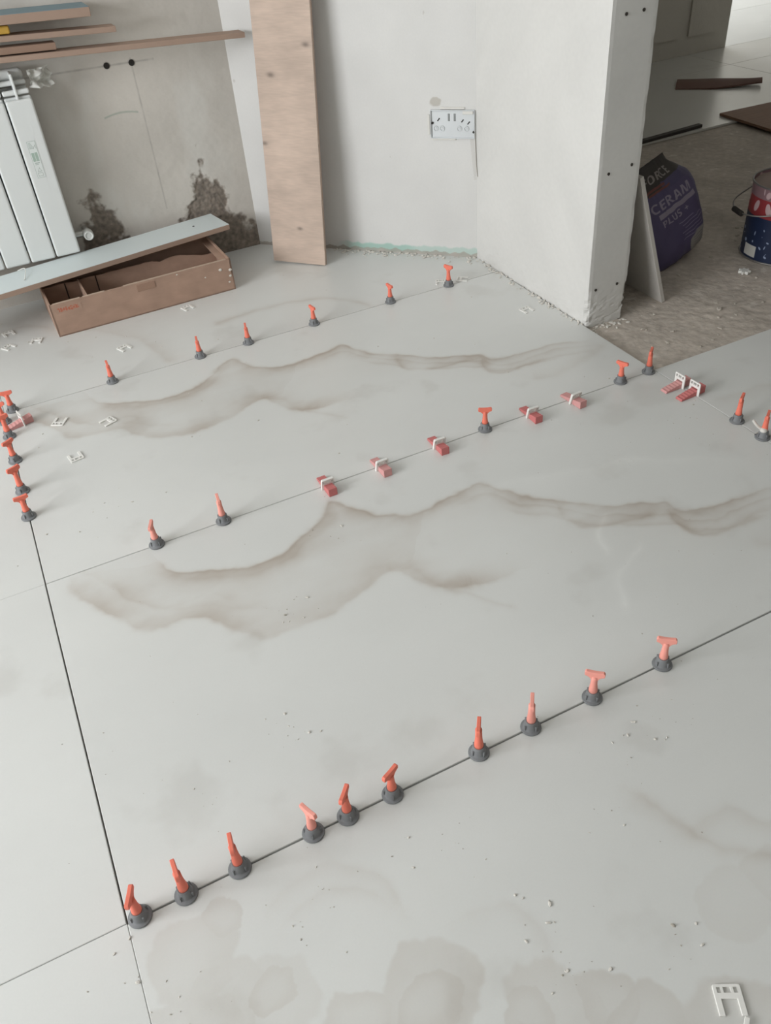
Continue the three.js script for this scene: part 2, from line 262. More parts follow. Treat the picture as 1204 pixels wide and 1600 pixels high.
// slanted corner wall (45 degrees) with a strip of green board showing at its foot
const CHL = 0.839;
const cornerTone = dataTex(839, 1350, (i, j) => {
  const x = i * 0.001, y = j * 0.002; const k = 1 + fbm(x * 4, y * 4, 71, 5) * 0.055 + n3(x * 200, y * 160, 8) * 0.008; let c = [217 * k, 216 * k, 213 * k];
  const mix = (col, a) => { c = c.map((v, n) => v + (col[n] - v) * a); };
  const g = smooth(0.012, 0.004, Math.abs(y - 0.016 - fbm(x * 18, 0, 5, 3) * 0.02) - 0.004 * (1 + n3(x * 30, 4) * 2)) * smooth(0.3, 0.4, x) * (0.6 + 0.4 * smooth(-0.3, 0.1, n3(x * 7, 1.3)));
  mix([158, 194, 182], g * 0.8);
  if (y < 0.012 + n3(x * 40, 3) * 0.01) mix([168, 160, 150], 0.7);
  const d = Math.hypot((x - 0.704) / 0.02, (y - 0.497) / 0.014); mix([186, 181, 172], smooth(1.1, 0.8, d + n3(x * 90, y * 90, 3) * 0.25) * 0.85);
  const sp = fbm(x * 26, y * 26, 90, 2); if (sp > 0.41) mix([172, 166, 158], 0.35);
  if (y > 0.26 && y < 0.4 && Math.abs(x - (0.833 - (y - 0.26) * 0.1)) < 0.006) mix([190, 186, 180], 0.35);
  return c;
}, true, false);
const corner = struct('wall_corner', wallUV(box(0, CHL, SC, YC, -0.1, 0), CHL, 2.7, 0, 0), std({ map: cornerTone, bumpMap: plasterBump, bumpScale: 0.0005, roughness: 0.93 }));
corner.position.set(0.839, 0, ZB); corner.rotation.y = -Math.PI / 4;

// partition ending in the room, with a battered foot
function batteredBox(x0, x1, y0, y1, z0, z1) {
  const nx = 12, ny = 150, nz = 46; const g = new THREE.BoxGeometry(x1 - x0, y1 - y0, z1 - z0, nx, ny, nz); g.translate((x0 + x1) / 2, (y0 + y1) / 2, (z0 + z1) / 2);
  const p = g.attributes.position;
  for (let i = 0; i < p.count; i++) {                       // more rows near the foot
    const t = (p.getY(i) - y0) / (y1 - y0), y = y0 + (y1 - y0) * Math.pow(t, 2.2); let x = p.getX(i), z = p.getZ(i), yy = y;
    const fx = x < x0 + 1e-4 ? -1 : x > x1 - 1e-4 ? 1 : 0, fz = z > z1 - 1e-4 ? 1 : 0;
    const low = smooth(0.13, 0.0, y), n = fbm(x * 45, y * 45, z * 45, 3), edge = fx && fz;
    if (edge) { const bite = 0.0012 + Math.max(0, fbm(y * 20 + fx * 9, 2.2, 1, 4)) * (fx > 0 ? 0.005 : 0.003) + low * Math.max(0, n + 0.25) * 0.024; x -= fx * bite; z -= bite * 0.7; }
    else if (fz) z -= low * Math.max(0, n) * 0.012;
    else if (fx) x -= fx * low * (n * 0.004);
    if (t < 1e-4 && (fx || fz)) yy += Math.max(0, fbm(x * 30, z * 30, 4, 3)) * 0.014;
    p.setXYZ(i, x, yy, z);
  }
  const u = uvMetres(g); u.computeVertexNormals(); return u;
}
const partition = struct('wall_partition', batteredBox(1.43, 1.567, SC, YC, -2.5, -1.782), plaster);
const screwMat = std({ color: 0x4a4640, roughness: 0.6, metalness: 0.4 });
for (const [x, y] of [[1.472, 0.791], [1.523, 0.793], [1.463, 0.427], [1.537, 0.436], [1.455, 0.105], [1.53, 0.105], [1.468, 1.16], [1.53, 1.16]]) { const m = mesh('screw', new THREE.CylinderGeometry(0.0042, 0.0035, 0.003, 12), screwMat, partition); m.rotation.x = Math.PI / 2; m.position.set(x, y, -1.7815); }
// the rest of the shell
struct('wall_hall', box(1.43, 1.567, SC, YC, -4.3, -2.5), hallPlaster);
const farWall = struct('wall_far', box(1.567, 4.24, SC, YC, -4.3, -4.2), hallPlaster);
mesh('wall_panel', box(1.6, 3.86, 0.1, 2.3, -4.2, -4.185), hallPlaster, farWall); mesh('wall_panel', box(3.93, 4.15, 0.1, 2.3, -4.2, -4.188), hallPlaster, farWall);
struct('wall_side', box(4.14, 4.24, SC, YC, -6.5, -4.3), plaster);
const w2 = struct('wall_end', holeWall(XR - 4.1, YC - SC, 0.1, 0.35, 1.65, 0.55 - SC, 2.15 - SC), plaster); w2.position.set(4.1, SC, -6.6);
struct('wall_right', box(XR, XR + 0.1, SC, YC, -6.6, ZF), hallPlaster);
struct('wall_front', box(WIN.x - 0.2, XR + 0.1, SC, YC, ZF, ZF + 0.1), hallPlaster);
struct('ceiling', box(WIN.x - 0.2, XR + 0.1, YC, YC + 0.1, -6.6, ZF + 0.1), ceilingPaint);

// ---------------------------------------------------------------- wood and board materials
const grainTone = dataTex(512, 1024, (i, j) => {           // plywood face: the grain runs across the narrow board
  const x = i / 512, y = j / 512; const a = fbm(x * 2.2, y * 22, 3, 4), b = n3(x * 6, y * 150, 7), c = fbm(x * 1.2, y * 3, 8, 3); let k = 1 + a * 0.10 + b * 0.035 + c * 0.10;
  for (const [kx, ky, r] of [[0.89, 0.96, 0.06], [0.25, 0.84, 0.06], [0.03, 0.556, 0.05], [0.56, 0.178, 0.05], [0.6, 1.3, 0.05], [0.3, 1.62, 0.05]]) { const d = Math.hypot((x - kx) / r, (y - ky) / (r * 0.16)); k -= 0.3 * Math.exp(-d * d); }
  return [194 * k, 174 * k, 159 * k];
});
const plyFace = std({ map: grainTone, roughness: 0.75 });
const woodTone = dataTex(512, 128, (i, j) => { const k = 1 + fbm(i * 0.008, j * 0.16, 13, 4) * 0.22; return [166 * k, 142 * k, 126 * k]; }); woodTone.repeat.set(2, 8);
const rawWood = std({ map: woodTone, roughness: 0.8 }), darkWood = std({ map: woodTone, color: new THREE.Color(0.78, 0.72, 0.68), roughness: 0.8 });
const blueFace = std({ color: 0xdbe4e4, roughness: 0.42 }), slateFace = std({ color: 0x6f8790, roughness: 0.5 });
const cardTone = dataTex(512, 256, (i, j) => { const k = 1 + fbm(i * 0.02, j * 0.03, 17, 4) * 0.12 + n3(i * 0.02, j * 0.9, 5) * 0.02; return [170 * k, 141 * k, 123 * k]; }); cardTone.repeat.set(1.6, 3);
const card = std({ map: cardTone, roughness: 0.88, side: THREE.DoubleSide }), cardEdge = std({ color: 0xb9a391, roughness: 0.9 });

// tall plank leaning on the slanted wall
{
  const t = thing('plywood_plank', 'tall narrow plywood plank leaning on the slanted corner wall', 'plank', [0.897, 0, -2.722]);
  const L = 1.5, W = 0.198, T = 0.015;
  const f = mesh('face', uvFace(new THREE.BoxGeometry(W, L, T - 0.003), W, L), plyFace, t), e = mesh('edge', rbox(W + 0.001, L - 0.002, 0.006, 0.001, 0, 0, -T / 2 + 0.002), rawWood, t);
  for (const m of [f, e]) m.geometry.translate(0, L / 2 + 0.001, 0);
  t.rotation.set(0, 0, 0); t.rotation.order = 'YXZ'; t.rotation.y = -Math.PI / 4; t.rotation.x = -0.09; t.rotation.z = -0.03; t.position.y = 0.004;
}
function uvFace(g, w, h) { const p = g.attributes.position, uv = g.attributes.uv; for (let i = 0; i < p.count; i++) uv.setXY(i, p.getX(i) / w + 0.5, (p.getY(i) / h) * 1.05 + 0.53); return g; }

// ---------------------------------------------------------------- radiator
const enamel = std({ color: 0xdfe2e0, roughness: 0.3 }), chrome = std({ color: 0xb8b8b4, roughness: 0.3, metalness: 0.75 });
const RX = 0.1995, RZ = -2.872, PITCH = 0.0803;
const radiator = thing('radiator', 'white aluminium panel radiator hanging on the back wall', 'radiator', [RX, 0.166, RZ]);
{
  const sec = merge(
    rbox(0.0765, 0.47, 0.014, 0.0065, 0, 0.235, -0.007, 3), rbox(0.008, 0.5, 0.07, 0.003, 0, 0.27, -0.05),
    rbox(0.0765, 0.014, 0.016, 0.005, 0, 0.487, -0.024, 2), rbox(0.0765, 0.014, 0.016, 0.005, 0, 0.509, -0.046, 2), rbox(0.0765, 0.03, 0.034, 0.011, 0, 0.527, -0.078, 3),
    rbox(0.0765, 0.46, 0.006, 0.002, 0, 0.26, -0.095), rbox(0.0075, 0.075, 0.082, 0.003, 0, 0.5, -0.052), rbox(0.0765, 0.018, 0.06, 0.005, 0, 0.03, -0.05), rbox(0.0765, 0.02, 0.05, 0.005, 0, 0.465, -0.045));
  for (let k = 0; k < 9; k++) { const m = mesh('section', sec, enamel, radiator); m.position.x = -0.04 - k * PITCH; }
  for (const y of [0.04, 0.455]) { const p = new THREE.CylinderGeometry(0.016, 0.016, 9 * PITCH, 16); p.rotateZ(Math.PI / 2); p.translate(-4.5 * PITCH, y, -0.052); mesh('header_pipe', p, enamel, radiator); }
  const valve = mesh('valve', merge(new THREE.CylinderGeometry(0.011, 0.011, 0.04, 16).rotateZ(Math.PI / 2).translate(0.018, 0.04, -0.052), new THREE.CylinderGeometry(0.013, 0.013, 0.03, 16).rotateX(Math.PI / 2).translate(0.04, 0.04, -0.05), new THREE.CylinderGeometry(0.009, 0.009, 0.07, 14).rotateX(Math.PI / 2).translate(0.04, 0.036, -0.085)), chrome, radiator);
  mesh('valve_cap', merge(new THREE.CylinderGeometry(0.0155, 0.017, 0.024, 20).rotateX(Math.PI / 2).translate(0.04, 0.04, -0.028), new THREE.TorusGeometry(0.0125, 0.0028, 8, 20).translate(0.04, 0.04, -0.016)), std({ color: 0xcfd0cc, roughness: 0.4 }), valve);
  // printed sticker on the last section
  const cv = document.createElement('canvas'); cv.width = 128; cv.height = 512; const q = cv.getContext('2d');
  q.fillStyle = '#dfe4e1'; q.fillRect(0, 0, 128, 512); q.strokeStyle = '#aab3ad'; q.lineWidth = 5; q.strokeRect(6, 6, 116, 500); q.fillStyle = '#a9b5ad';
  for (let r = 0; r < 5; r++) q.fillRect(16, 24 + r * 18, 40 + (r * 37) % 30, 8);
  q.lineWidth = 7; q.beginPath(); q.moveTo(70, 110); q.lineTo(108, 60); q.lineTo(112, 112); q.stroke();
  q.fillStyle = '#9fb3a6'; q.fillRect(20, 160, 40, 120); q.fillRect(68, 160, 40, 120); q.fillStyle = '#b4c4ba'; for (let r = 0; r < 6; r++) { q.fillRect(20, 172 + r * 18, 88, 5); }
  q.fillStyle = '#aab5ae'; q.fillRect(30, 296, 70, 14); q.fillRect(30, 318, 50, 10); q.lineWidth = 6; q.strokeStyle = '#a7aea9'; q.beginPath(); q.moveTo(40, 420); q.lineTo(70, 370); q.lineTo(92, 420); q.closePath(); q.stroke(); q.strokeRect(30, 440, 66, 44);
  const tx = new THREE.CanvasTexture(cv); tx.colorSpace = THREE.SRGBColorSpace;
  const st = new THREE.BoxGeometry(0.026, 0.108, 0.0006); st.translate(-0.045, 0.303, 0.0004); mesh('sticker', st, std({ map: tx, roughness: 0.5 }), radiator).userData.label = 'printed green and grey sticker';
}
// torn plastic wrap hanging from the radiator's top corner
{
  const g = new THREE.PlaneGeometry(0.07, 0.058, 24, 20), p = g.attributes.position;
  for (let i = 0; i < p.count; i++) { const x = p.getX(i), y = p.getY(i); p.setXYZ(i, x * (1 + 0.3 * n3(y * 40, 1)), y * (0.85 + 0.5 * n3(x * 30, 4)) + 0.25 * x * n3(x * 25, 8), fbm(x * 38, y * 38, 2, 3) * 0.05 + Math.abs(n3(x * 60, y * 20, 6)) * 0.014); }
  g.computeVertexNormals();
  solo('plastic_wrap', g, new THREE.MeshPhysicalMaterial({ color: 0xdcdcd6, roughness: 0.45, transmission: 0.35, thickness: 0, side: THREE.DoubleSide }), 'crumpled clear plastic wrap at the top corner of the radiator', 'plastic wrap', [0.24, 0.68, -2.9], 0.3);
}
solo('string', tube([[-0.01, 0.166, -2.84], [0.012, 0.172, -2.83], [0.005, 0.163, -2.78], [0.0, 0.1612, -2.76]], 0.0014, 20, 6), std({ color: 0xe6e6e0, roughness: 0.7 }), 'short white string hanging below the radiator onto the blue board', 'string');

// ---------------------------------------------------------------- boards lying on the radiator
function board(name, label, len, th, dep, matTop, matBody, end, tilt, turn, group) {   // end = middle of the right end's front lower edge
  const t = thing(name, label, 'board', end, turn, group); t.rotation.order = 'YZX'; t.rotation.z = tilt;
  const m = rbox(len, th, dep, 0.0015, -len / 2, th / 2, -dep / 2); mesh('body', m, matBody, t);
  if (matTop) mesh('top_face', rbox(len - 0.001, 0.0014, dep - 0.001, 0.0004, -len / 2, th + 0.0003, -dep / 2), matTop, t);
  return t;
}
board('wood_strip', 'longest thin wooden strip, lowest in the pile on the radiator, reaching the plank', 1.75, 0.015, 0.06, null, rawWood, [0.872, 0.697, -2.862], -0.054, 0.0, 'boards piled on the radiator');
board('wood_strip', 'short dark wooden strip second from the bottom of the pile on the radiator', 1.2, 0.018, 0.05, null, darkWood, [0.306, 0.747, -2.868], -0.052, 0.0, 'boards piled on the radiator');
board('wood_strip', 'pale wooden strip third from the bottom of the pile, below the yellow block', 1.35, 0.015, 0.06, null, rawWood, [0.487, 0.766, -2.872], -0.06, 0.0, 'boards piled on the radiator');
solo('yellow_block', rbox(0.09, 0.021, 0.06, 0.005).rotateZ(-0.052), std({ color: 0xc8a045, roughness: 0.6 }), 'small yellow block between the boards above the radiator', 'block', [0.152, 0.8145, -2.905], 0.0);
board('slate_board', 'thick board with slate blue top, uppermost on the pile above the radiator', 1.3, 0.024, 0.12, slateFace, rawWood, [0.424, 0.8165, -2.855], -0.045, 0.0, 'boards piled on the radiator');

// ---------------------------------------------------------------- cardboard box and pale blue board
{
  const t = thing('cardboard_box', 'long open cardboard box below the radiator with faint red print', 'box', [0.04, 0, -2.645], 0.02);
  const L = 0.595, H = 0.107, Dp = 0.255, th = 0.005;
  const front = mesh('front_panel', merge(box(0, L, 0, H, -th, 0)), card, t);
  const cv = document.createElement('canvas'); cv.width = 256; cv.height = 64; const q = cv.getContext('2d');
  for (const x of [0.012, 0.235, 0.105]) mesh('top_lip', rbox(x === 0.105 ? 0.07 : x > 0.2 ? L - 0.25 : 0.085, 0.003, 0.006, 0.001, x + (x === 0.105 ? 0.035 : x > 0.2 ? (L - 0.25) / 2 : 0.0425), H + 0.0008, -th / 2), cardEdge, front);
  mesh('hand_flap', rbox(0.06, 0.022, 0.002, 0.0008, 0.305, H - 0.018, 0.0005), std({ map: cardTone, color: new THREE.Color(0.82, 0.78, 0.75), roughness: 0.9 }), front).userData.label = 'punched hand flap';
  mesh('side_panel', box(0, th, 0, H, -Dp, 0), card, t); mesh('side_panel', box(L - th, L, 0, H, -Dp, 0), card, t); mesh('back_panel', box(0, L, 0, 0.1405, -Dp, -Dp + th), card, t); mesh('bottom_panel', box(0, L, 0.0005, 0.004, -Dp, 0), card, t);
  const side = mesh('side_flap', box(L - 0.028, L - th, H - 0.012, H - 0.008, -Dp + 0.02, -0.012), card, t);
  const sh = new THREE.Shape(); sh.moveTo(0, 0); sh.lineTo(L - 0.012, 0); sh.lineTo(L - 0.012, 0.09);
  for (let k = 0; k <= 24; k++) { const x = (L - 0.012) * (1 - k / 24), w = x > 0.38 ? 0.086 + 0.012 * Math.sin((x - 0.38) * 26) : 0.1; sh.lineTo(x, w + 0.006 * n3(x * 24, 2)); }
  mesh('divider', uvMetres(new THREE.ExtrudeGeometry(sh, { depth: 0.004, bevelEnabled: false })), card, t).position.set(0.006, 0.002, -0.165);
  mesh('divider', box(0.118, 0.122, 0.002, H, -0.16, -th), card, t);
  for (const x of [0.074, 0.175]) mesh('slit', box(x, x + 0.004, 0.05, 0.103, -0.1605, -0.1598), std({ color: 0x3f332c, roughness: 0.95 }), t);
  // faint red lettering, too worn to read
  q.clearRect(0, 0, 256, 64); q.fillStyle = '#a98d7b'; q.fillRect(0, 0, 256, 64); q.fillStyle = '#b26a54'; for (let k = 0; k < 90; k++) q.fillRect(12 + rnd() * 210, 8 + rnd() * 34, 6 + rnd() * 18, 4 + rnd() * 12); q.fillStyle = '#a98d7b'; for (let k = 0; k < 9; k++) q.fillRect(16 + k * 25, 0, 4, 64);
  const tx = new THREE.CanvasTexture(cv); tx.colorSpace = THREE.SRGBColorSpace;
  mesh('red_print', rbox(0.08, 0.02, 0.0006, 0.0002, 0.055, H - 0.022, 0.0003), std({ roughness: 0.9, map: tx }), front);
  const daub = std({ color: 0xd8d2c8, roughness: 0.95 });
  for (const [x, y, r] of [[0.555, 0.078, 0.006], [0.585, 0.05, 0.005], [0.578, 0.03, 0.004], [0.5, 0.066, 0.003], [0.588, 0.07, 0.006], [0.41, 0.1, 0.003]]) { const g = new THREE.SphereGeometry(r, 8, 6); g.scale(1, 0.8, 0.25); g.translate(x, y, 0.0004); mesh('plaster_splash', g, daub, front); }
}
{
  const t = thing('blue_board', 'pale blue laminated shelf board lying across the cardboard box', 'board', [0.695, 0.1412, -2.822], 0.158);
  const L = 1.15, dep = 0.146; mesh('core', rbox(L, 0.0165, dep, 0.001, -L / 2, 0.00825, -dep / 2), rawWood, t); mesh('top_face', rbox(L - 0.0006, 0.0018, dep - 0.0006, 0.0005, -L / 2, 0.0172, -dep / 2), blueFace, t);
  const h = new THREE.CylinderGeometry(0.004, 0.004, 0.0008, 10); h.translate(-0.1, 0.0184, -0.075); mesh('screw_hole', h, dark, t);
}

// ---------------------------------------------------------------- socket box in the slanted wall
{
  const zinc = std({ color: 0xc9cccd, roughness: 0.42, metalness: 0.55 }), pl = std({ color: 0xdedcd6, roughness: 0.95 });
  const t = thing('socket_back_box', 'double galvanised socket back box set in the slanted wall', 'socket box'); t.position.set(1.376, 0.391, -2.45); t.rotation.y = -Math.PI / 4;
  const w = 0.142, h = 0.084;
  mesh('back_plate', box(-w / 2, w / 2, 0, h, -0.0002, 0.0016), zinc, t);
  for (const [x, y, ww, hh] of [[0, 0.001, w, 0.003], [0, h - 0.001, w, 0.003], [-w / 2, h / 2, 0.003, h], [w / 2, h / 2, 0.003, h]]) mesh('rim', rbox(ww, hh, 0.008, 0.001, x, y, 0.003), zinc, t);
  const ring = new THREE.TorusGeometry(0.0072, 0.0014, 6, 20);
  for (const x of [-0.055, -0.034, 0.022, 0.045]) { const m = mesh('knockout', merge(ring, new THREE.CylinderGeometry(0.003, 0.003, 0.002, 10).rotateX(Math.PI / 2)), zinc, t); m.position.set(x, 0.029, 0.002); }
  for (const x of [-0.012, 0.007]) mesh('slot', rbox(0.007, 0.022, 0.0012, 0.0005, x, 0.062, 0.0018), dark.clone(), t).material.color.set(0x8d9090);
  for (const [x, y] of [[-0.046, 0.055], [0.032, 0.052], [0.052, 0.046]]) { const m = mesh('slot', rbox(0.0035, 0.011, 0.0012, 0.0005), dark, t); m.position.set(x, y, 0.0018); m.rotation.z = -0.7; }
  for (const [x, y] of [[-0.066, 0.045], [0.0685, 0.02]]) { const m = mesh('fixing_lug', new THREE.CylinderGeometry(0.0035, 0.0035, 0.006, 10), dark, t); m.rotation.x = Math.PI / 2; m.position.set(x, y, 0.004); }
  for (const [x, y, a, b] of [[0.0, 0.089, 0.08, 0.007], [0.05, 0.077, 0.035, 0.012], [-0.078, 0.04, 0.008, 0.06], [-0.03, -0.003, 0.08, 0.006]]) mesh('plaster_daub', rbox(a, b, 0.006, 0.0025, x, y, 0.002), pl, t);
}
// thin cable chase below the socket
solo('cable', tube([[1.4255, 0.412, -2.398], [1.4262, 0.36, -2.396], [1.4275, 0.3, -2.392], [1.4285, 0.275, -2.388]], 0.0016, 16, 6), std({ color: 0xb9b5ae, roughness: 0.8 }), 'thin grey cable running down the corner below the socket box', 'cable');

// ---------------------------------------------------------------- tile levelling clips
const capMat = std({ color: 0x7d7f81, roughness: 0.6 }), orange = std({ color: 0xf07f69, roughness: 0.6 }), orangeDusty = std({ color: 0xf5a496, roughness: 0.75 });
const capGeo = new THREE.LatheGeometry([[0.0005, 0.0008], [0.0172, 0.0], [0.0176, 0.0012], [0.0173, 0.0028], [0.0165, 0.0034], [0.0135, 0.0038], [0.012, 0.0056], [0.0112, 0.011], [0.0103, 0.0165], [0.0098, 0.0195], [0.0086, 0.0202], [0.0075, 0.0196], [0.0005, 0.0196]].map(([x, y]) => new THREE.Vector2(x, y)), 28);
const ribGeo = new THREE.BoxGeometry(0.0022, 0.012, 0.0042);
const stemGeo = new THREE.LatheGeometry([[0.0005, 0.0175], [0.0074, 0.0175], [0.0076, 0.024], [0.0068, 0.03], [0.006, 0.036], [0.0055, 0.048], [0.0055, 0.056], [0.0005, 0.056]].map(([x, y]) => new THREE.Vector2(x, y)), 18);
const barGeo = (() => { // the T bar: a flat handle, slightly bowed, wider at its tips
  const s2 = new THREE.Shape(); s2.moveTo(-0.0155, 0.0588); s2.quadraticCurveTo(-0.017, 0.066, -0.0138, 0.0672); s2.quadraticCurveTo(0, 0.0655, 0.0138, 0.0672); s2.quadraticCurveTo(0.017, 0.066, 0.0155, 0.0588); s2.quadraticCurveTo(0.008, 0.0568, 0.005, 0.05); s2.lineTo(-0.005, 0.05); s2.quadraticCurveTo(-0.008, 0.0568, -0.0155, 0.0588);
  const g = new THREE.ExtrudeGeometry(s2, { depth: 0.0046, bevelEnabled: true, bevelSize: 0.0008, bevelThickness: 0.0008, bevelSegments: 2, curveSegments: 6 }); g.translate(0, 0, -0.0023); return g;
})();
function clip([x, z, yaw, h], label, group, dusty) {
  const t = thing('levelling_clip', label, 'tile clip', [x, 0.0004, z], yaw, group); const k = clamp(h / 0.066, 0.84, 1.18);
  const c = mesh('cap', capGeo, capMat, t); for (let a = 0; a < 4; a++) { const r = mesh('rib', ribGeo, capMat, c); r.position.set(0.0118 * Math.cos(a * Math.PI / 2 + 0.8), 0.008, 0.0118 * Math.sin(a * Math.PI / 2 + 0.8)); r.rotation.y = -(a * Math.PI / 2 + 0.8) + Math.PI / 2; }
  const st = mesh('stem', stemGeo, dusty ? orangeDusty : orange, t), b = mesh('t_handle', barGeo, dusty ? orangeDusty : orange, t); st.scale.y = b.scale.y = k; st.position.y = b.position.y = 0.0185 * (1 - k);
  return t;
}
const ord = ['first', 'second', 'third', 'fourth', 'fifth', 'sixth', 'seventh', 'eighth', 'ninth', 'tenth'];
[[-0.154, -0.684, 1.16, 0.062], [-0.086, -0.684, 1.57, 0.082], [-0.004, -0.684, 1.42, 0.084], [0.114, -0.684, -1.19, 0.064], [0.172, -0.684, 0.84, 0.064], [0.249, -0.684, 0.45, 0.062], [0.406, -0.684, 0.97, 0.078], [0.506, -0.684, 0.96, 0.074], [0.63, -0.684, -0.75, 0.068], [0.779, -0.683, -0.7, 0.068]]
  .forEach((c, i) => clip(c, `orange tile levelling clip, ${ord[i]} from the left along the nearest joint`, 'clips on the nearest joint', [3, 7, 8, 9].includes(i)));
[[0.067, -1.4775, 1.2, 0.056], [0.22, -1.4775, 1.46, 0.068], [0.901, -1.4765, -0.45, 0.06], [1.315, -1.4765, -1.18, 0.056], [1.407, -1.4765, 0.7, 0.066]]
  .forEach((c, i) => clip(c, ['orange levelling clip nearest the left end of the middle joint', 'taller dusty orange clip left of the red wedges on the middle joint', 'orange clip with broad T handle between red wedges on the middle joint', 'orange clip right of the last red wedge on the middle joint', 'orange clip at the tile corner near the foot of the partition'][i], 'clips on the middle joint', i < 2));
[[0.13, -2.258, 1.54, 0.06], [0.393, -2.258, 1.39, 0.056], [0.544, -2.2565, 1.33, 0.056], [0.76, -2.2565, -1.42, 0.056], [1.025, -2.2565, -1.46, 0.056], [1.238, -2.256, -1.15, 0.068]]
  .forEach((c, i) => clip(c, `orange tile levelling clip, ${ord[i]} from the left along the farthest joint`, 'clips on the farthest joint'));
[[-0.15, -2.258, -0.13, 0.058], [-0.176, -2.205, -0.19, 0.058], [-0.1735, -2.121, 0.24, 0.066], [-0.1735, -1.993, 0.6, 0.06], [-0.1735, -1.846, 0.45, 0.074], [-0.1735, -1.734, 0.12, 0.058]]
  .forEach((c, i) => clip(c, `red-orange levelling clip, ${ord[5 - i]} from the near end of the left cross joint`, 'clips on the left cross joint'));
[[1.43, -1.182, 0.58, 0.072], [1.429, -1.1, 0.62, 0.066]].forEach((c, i) => clip(c, ['clean orange clip on the right cross joint beside the white topped wedges', 'orange clip smeared with white adhesive at the right edge'][i], 'clips on the right cross joint'));
const paste = std({ color: 0xd9d6cf, roughness: 0.95 });
{ // adhesive on the last clip
  const g = merge(new THREE.SphereGeometry(0.009, 10, 8).scale(1, 0.7, 1).translate(-0.003, 0.023, 0.003), tube([[-0.004, 0.022, 0], [-0.016, 0.03, -0.004], [-0.026, 0.042, -0.012]], 0.0034, 10, 6), new THREE.TorusGeometry(0.0165, 0.0026, 6, 18, 2.6).rotateX(-Math.PI / 2).translate(0, 0.003, 0));
  solo('adhesive_blob', g, paste, 'white blob of tile adhesive on the rightmost orange clip', 'adhesive', [1.429, 0.0005, -1.1], -0.5);
}

// white clip frame: an arch with three slots in its head
function frameGeo(w = 0.034, h = 0.036, t = 0.0022) {
  const s3 = new THREE.Shape(); const r = 0.003; s3.moveTo(-w / 2, 0); s3.lineTo(-w / 2, h - r); s3.quadraticCurveTo(-w / 2, h, -w / 2 + r, h); s3.lineTo(w / 2 - r, h); s3.quadraticCurveTo(w / 2, h, w / 2, h - r); s3.lineTo(w / 2, 0); s3.lineTo(w / 2 - 0.0065, 0); s3.lineTo(w / 2 - 0.0065, h - 0.0165); s3.lineTo(-w / 2 + 0.0065, h - 0.0165); s3.lineTo(-w / 2 + 0.0065, 0); s3.closePath();
  for (const [x, ww] of [[-0.0105, 0.005], [0, 0.0095], [0.0105, 0.005]]) { const p = new THREE.Path(); p.moveTo(x - ww / 2, h - 0.01); p.lineTo(x - ww / 2, h - 0.0032); p.lineTo(x + ww / 2, h - 0.0032); p.lineTo(x + ww / 2, h - 0.01); p.closePath(); s3.holes.push(p); }
  const g = new THREE.ExtrudeGeometry(s3, { depth: t, bevelEnabled: true, bevelSize: 0.0004, bevelThickness: 0.0004, bevelSegments: 1, curveSegments: 3 }); g.translate(0, 0, -t / 2); return g;
}
const frame = frameGeo(), lowFrame = frameGeo(0.0305, 0.0315, 0.0055), white = std({ color: 0xeae9e4, roughness: 0.6 }), pinkRed = std({ color: 0xc97674, roughness: 0.75 }), paleRed = std({ color: 0xd29a97, roughness: 0.85 });
function wedgeGeo(L, W, H0, H1) {                          // wedge with its ribbed ramp
  const s4 = new THREE.Shape(); s4.moveTo(0, 0); s4.lineTo(L, 0); s4.lineTo(L, H1); const n = 16; for (let k = 0; k <= n; k++) { const x = L - (L - 0.002) * k / n; s4.lineTo(x, H0 + (H1 - H0) * x / L + (k % 2 ? -0.0007 : 0.0003)); } s4.closePath();
  const g = new THREE.ExtrudeGeometry(s4, { depth: W - 0.001, bevelEnabled: true, bevelSize: 0.0005, bevelThickness: 0.0005, bevelSegments: 1 }); g.translate(-L / 2, 0.0006, -W / 2 + 0.0005); return g;
}
const wedge = wedgeGeo(0.078, 0.021, 0.004, 0.0185);
function wedgeClip([x, z, turn, ft], label, i, group) {     // local x runs from the thin end to the thick end
  const t = thing('wedge_clip', label, 'wedge clip', [x, 0.0003, z], turn, group);
  mesh('wedge', wedge, i % 2 ? paleRed : pinkRed, t);
  const f = mesh('clip_frame', ft ? frame : lowFrame, white, t); f.position.set(ft ? 0.012 : 0.004, 0, 0); f.rotation.y = Math.PI / 2; f.rotation.order = 'YXZ'; if (!ft) f.rotation.x = 0.25;
  return t;
}
const wl = ['red wedge with white clip, leftmost of the five along the middle joint', 'red wedge with white clip, second of the five along the middle joint', 'red wedge whose white clip leans over, left of the T handle clip', 'red wedge with white clip just right of the broad T handle clip', 'pale red wedge with white clip, rightmost of the five on the middle joint'];
[[0.47, -1.471, -1.57, 0], [0.609, -1.47, -1.55, 0], [0.767, -1.475, -1.6, 0], [1.0295, -1.4685, -1.6, 0], [1.157, -1.466, -1.5, 0]].forEach((w, i) => wedgeClip(w, wl[i], i === 4 || i === 1 ? 1 : 0, 'red wedges on the middle joint'));
[[1.412, -1.378, 0.02, 1], [1.418, -1.33, 0.05, 1]].forEach((w, i) => wedgeClip(w, ['red wedge under upright white slotted clip, farther of the two side by side', 'red wedge under upright white slotted clip, nearer of the two side by side'][i], i ? 0 : 1, 'pair of wedges on the right cross joint'));
wedgeClip([-0.145, -2.165, 0.25, 1], 'red wedge with white clip among the orange clips at the left edge', 1);

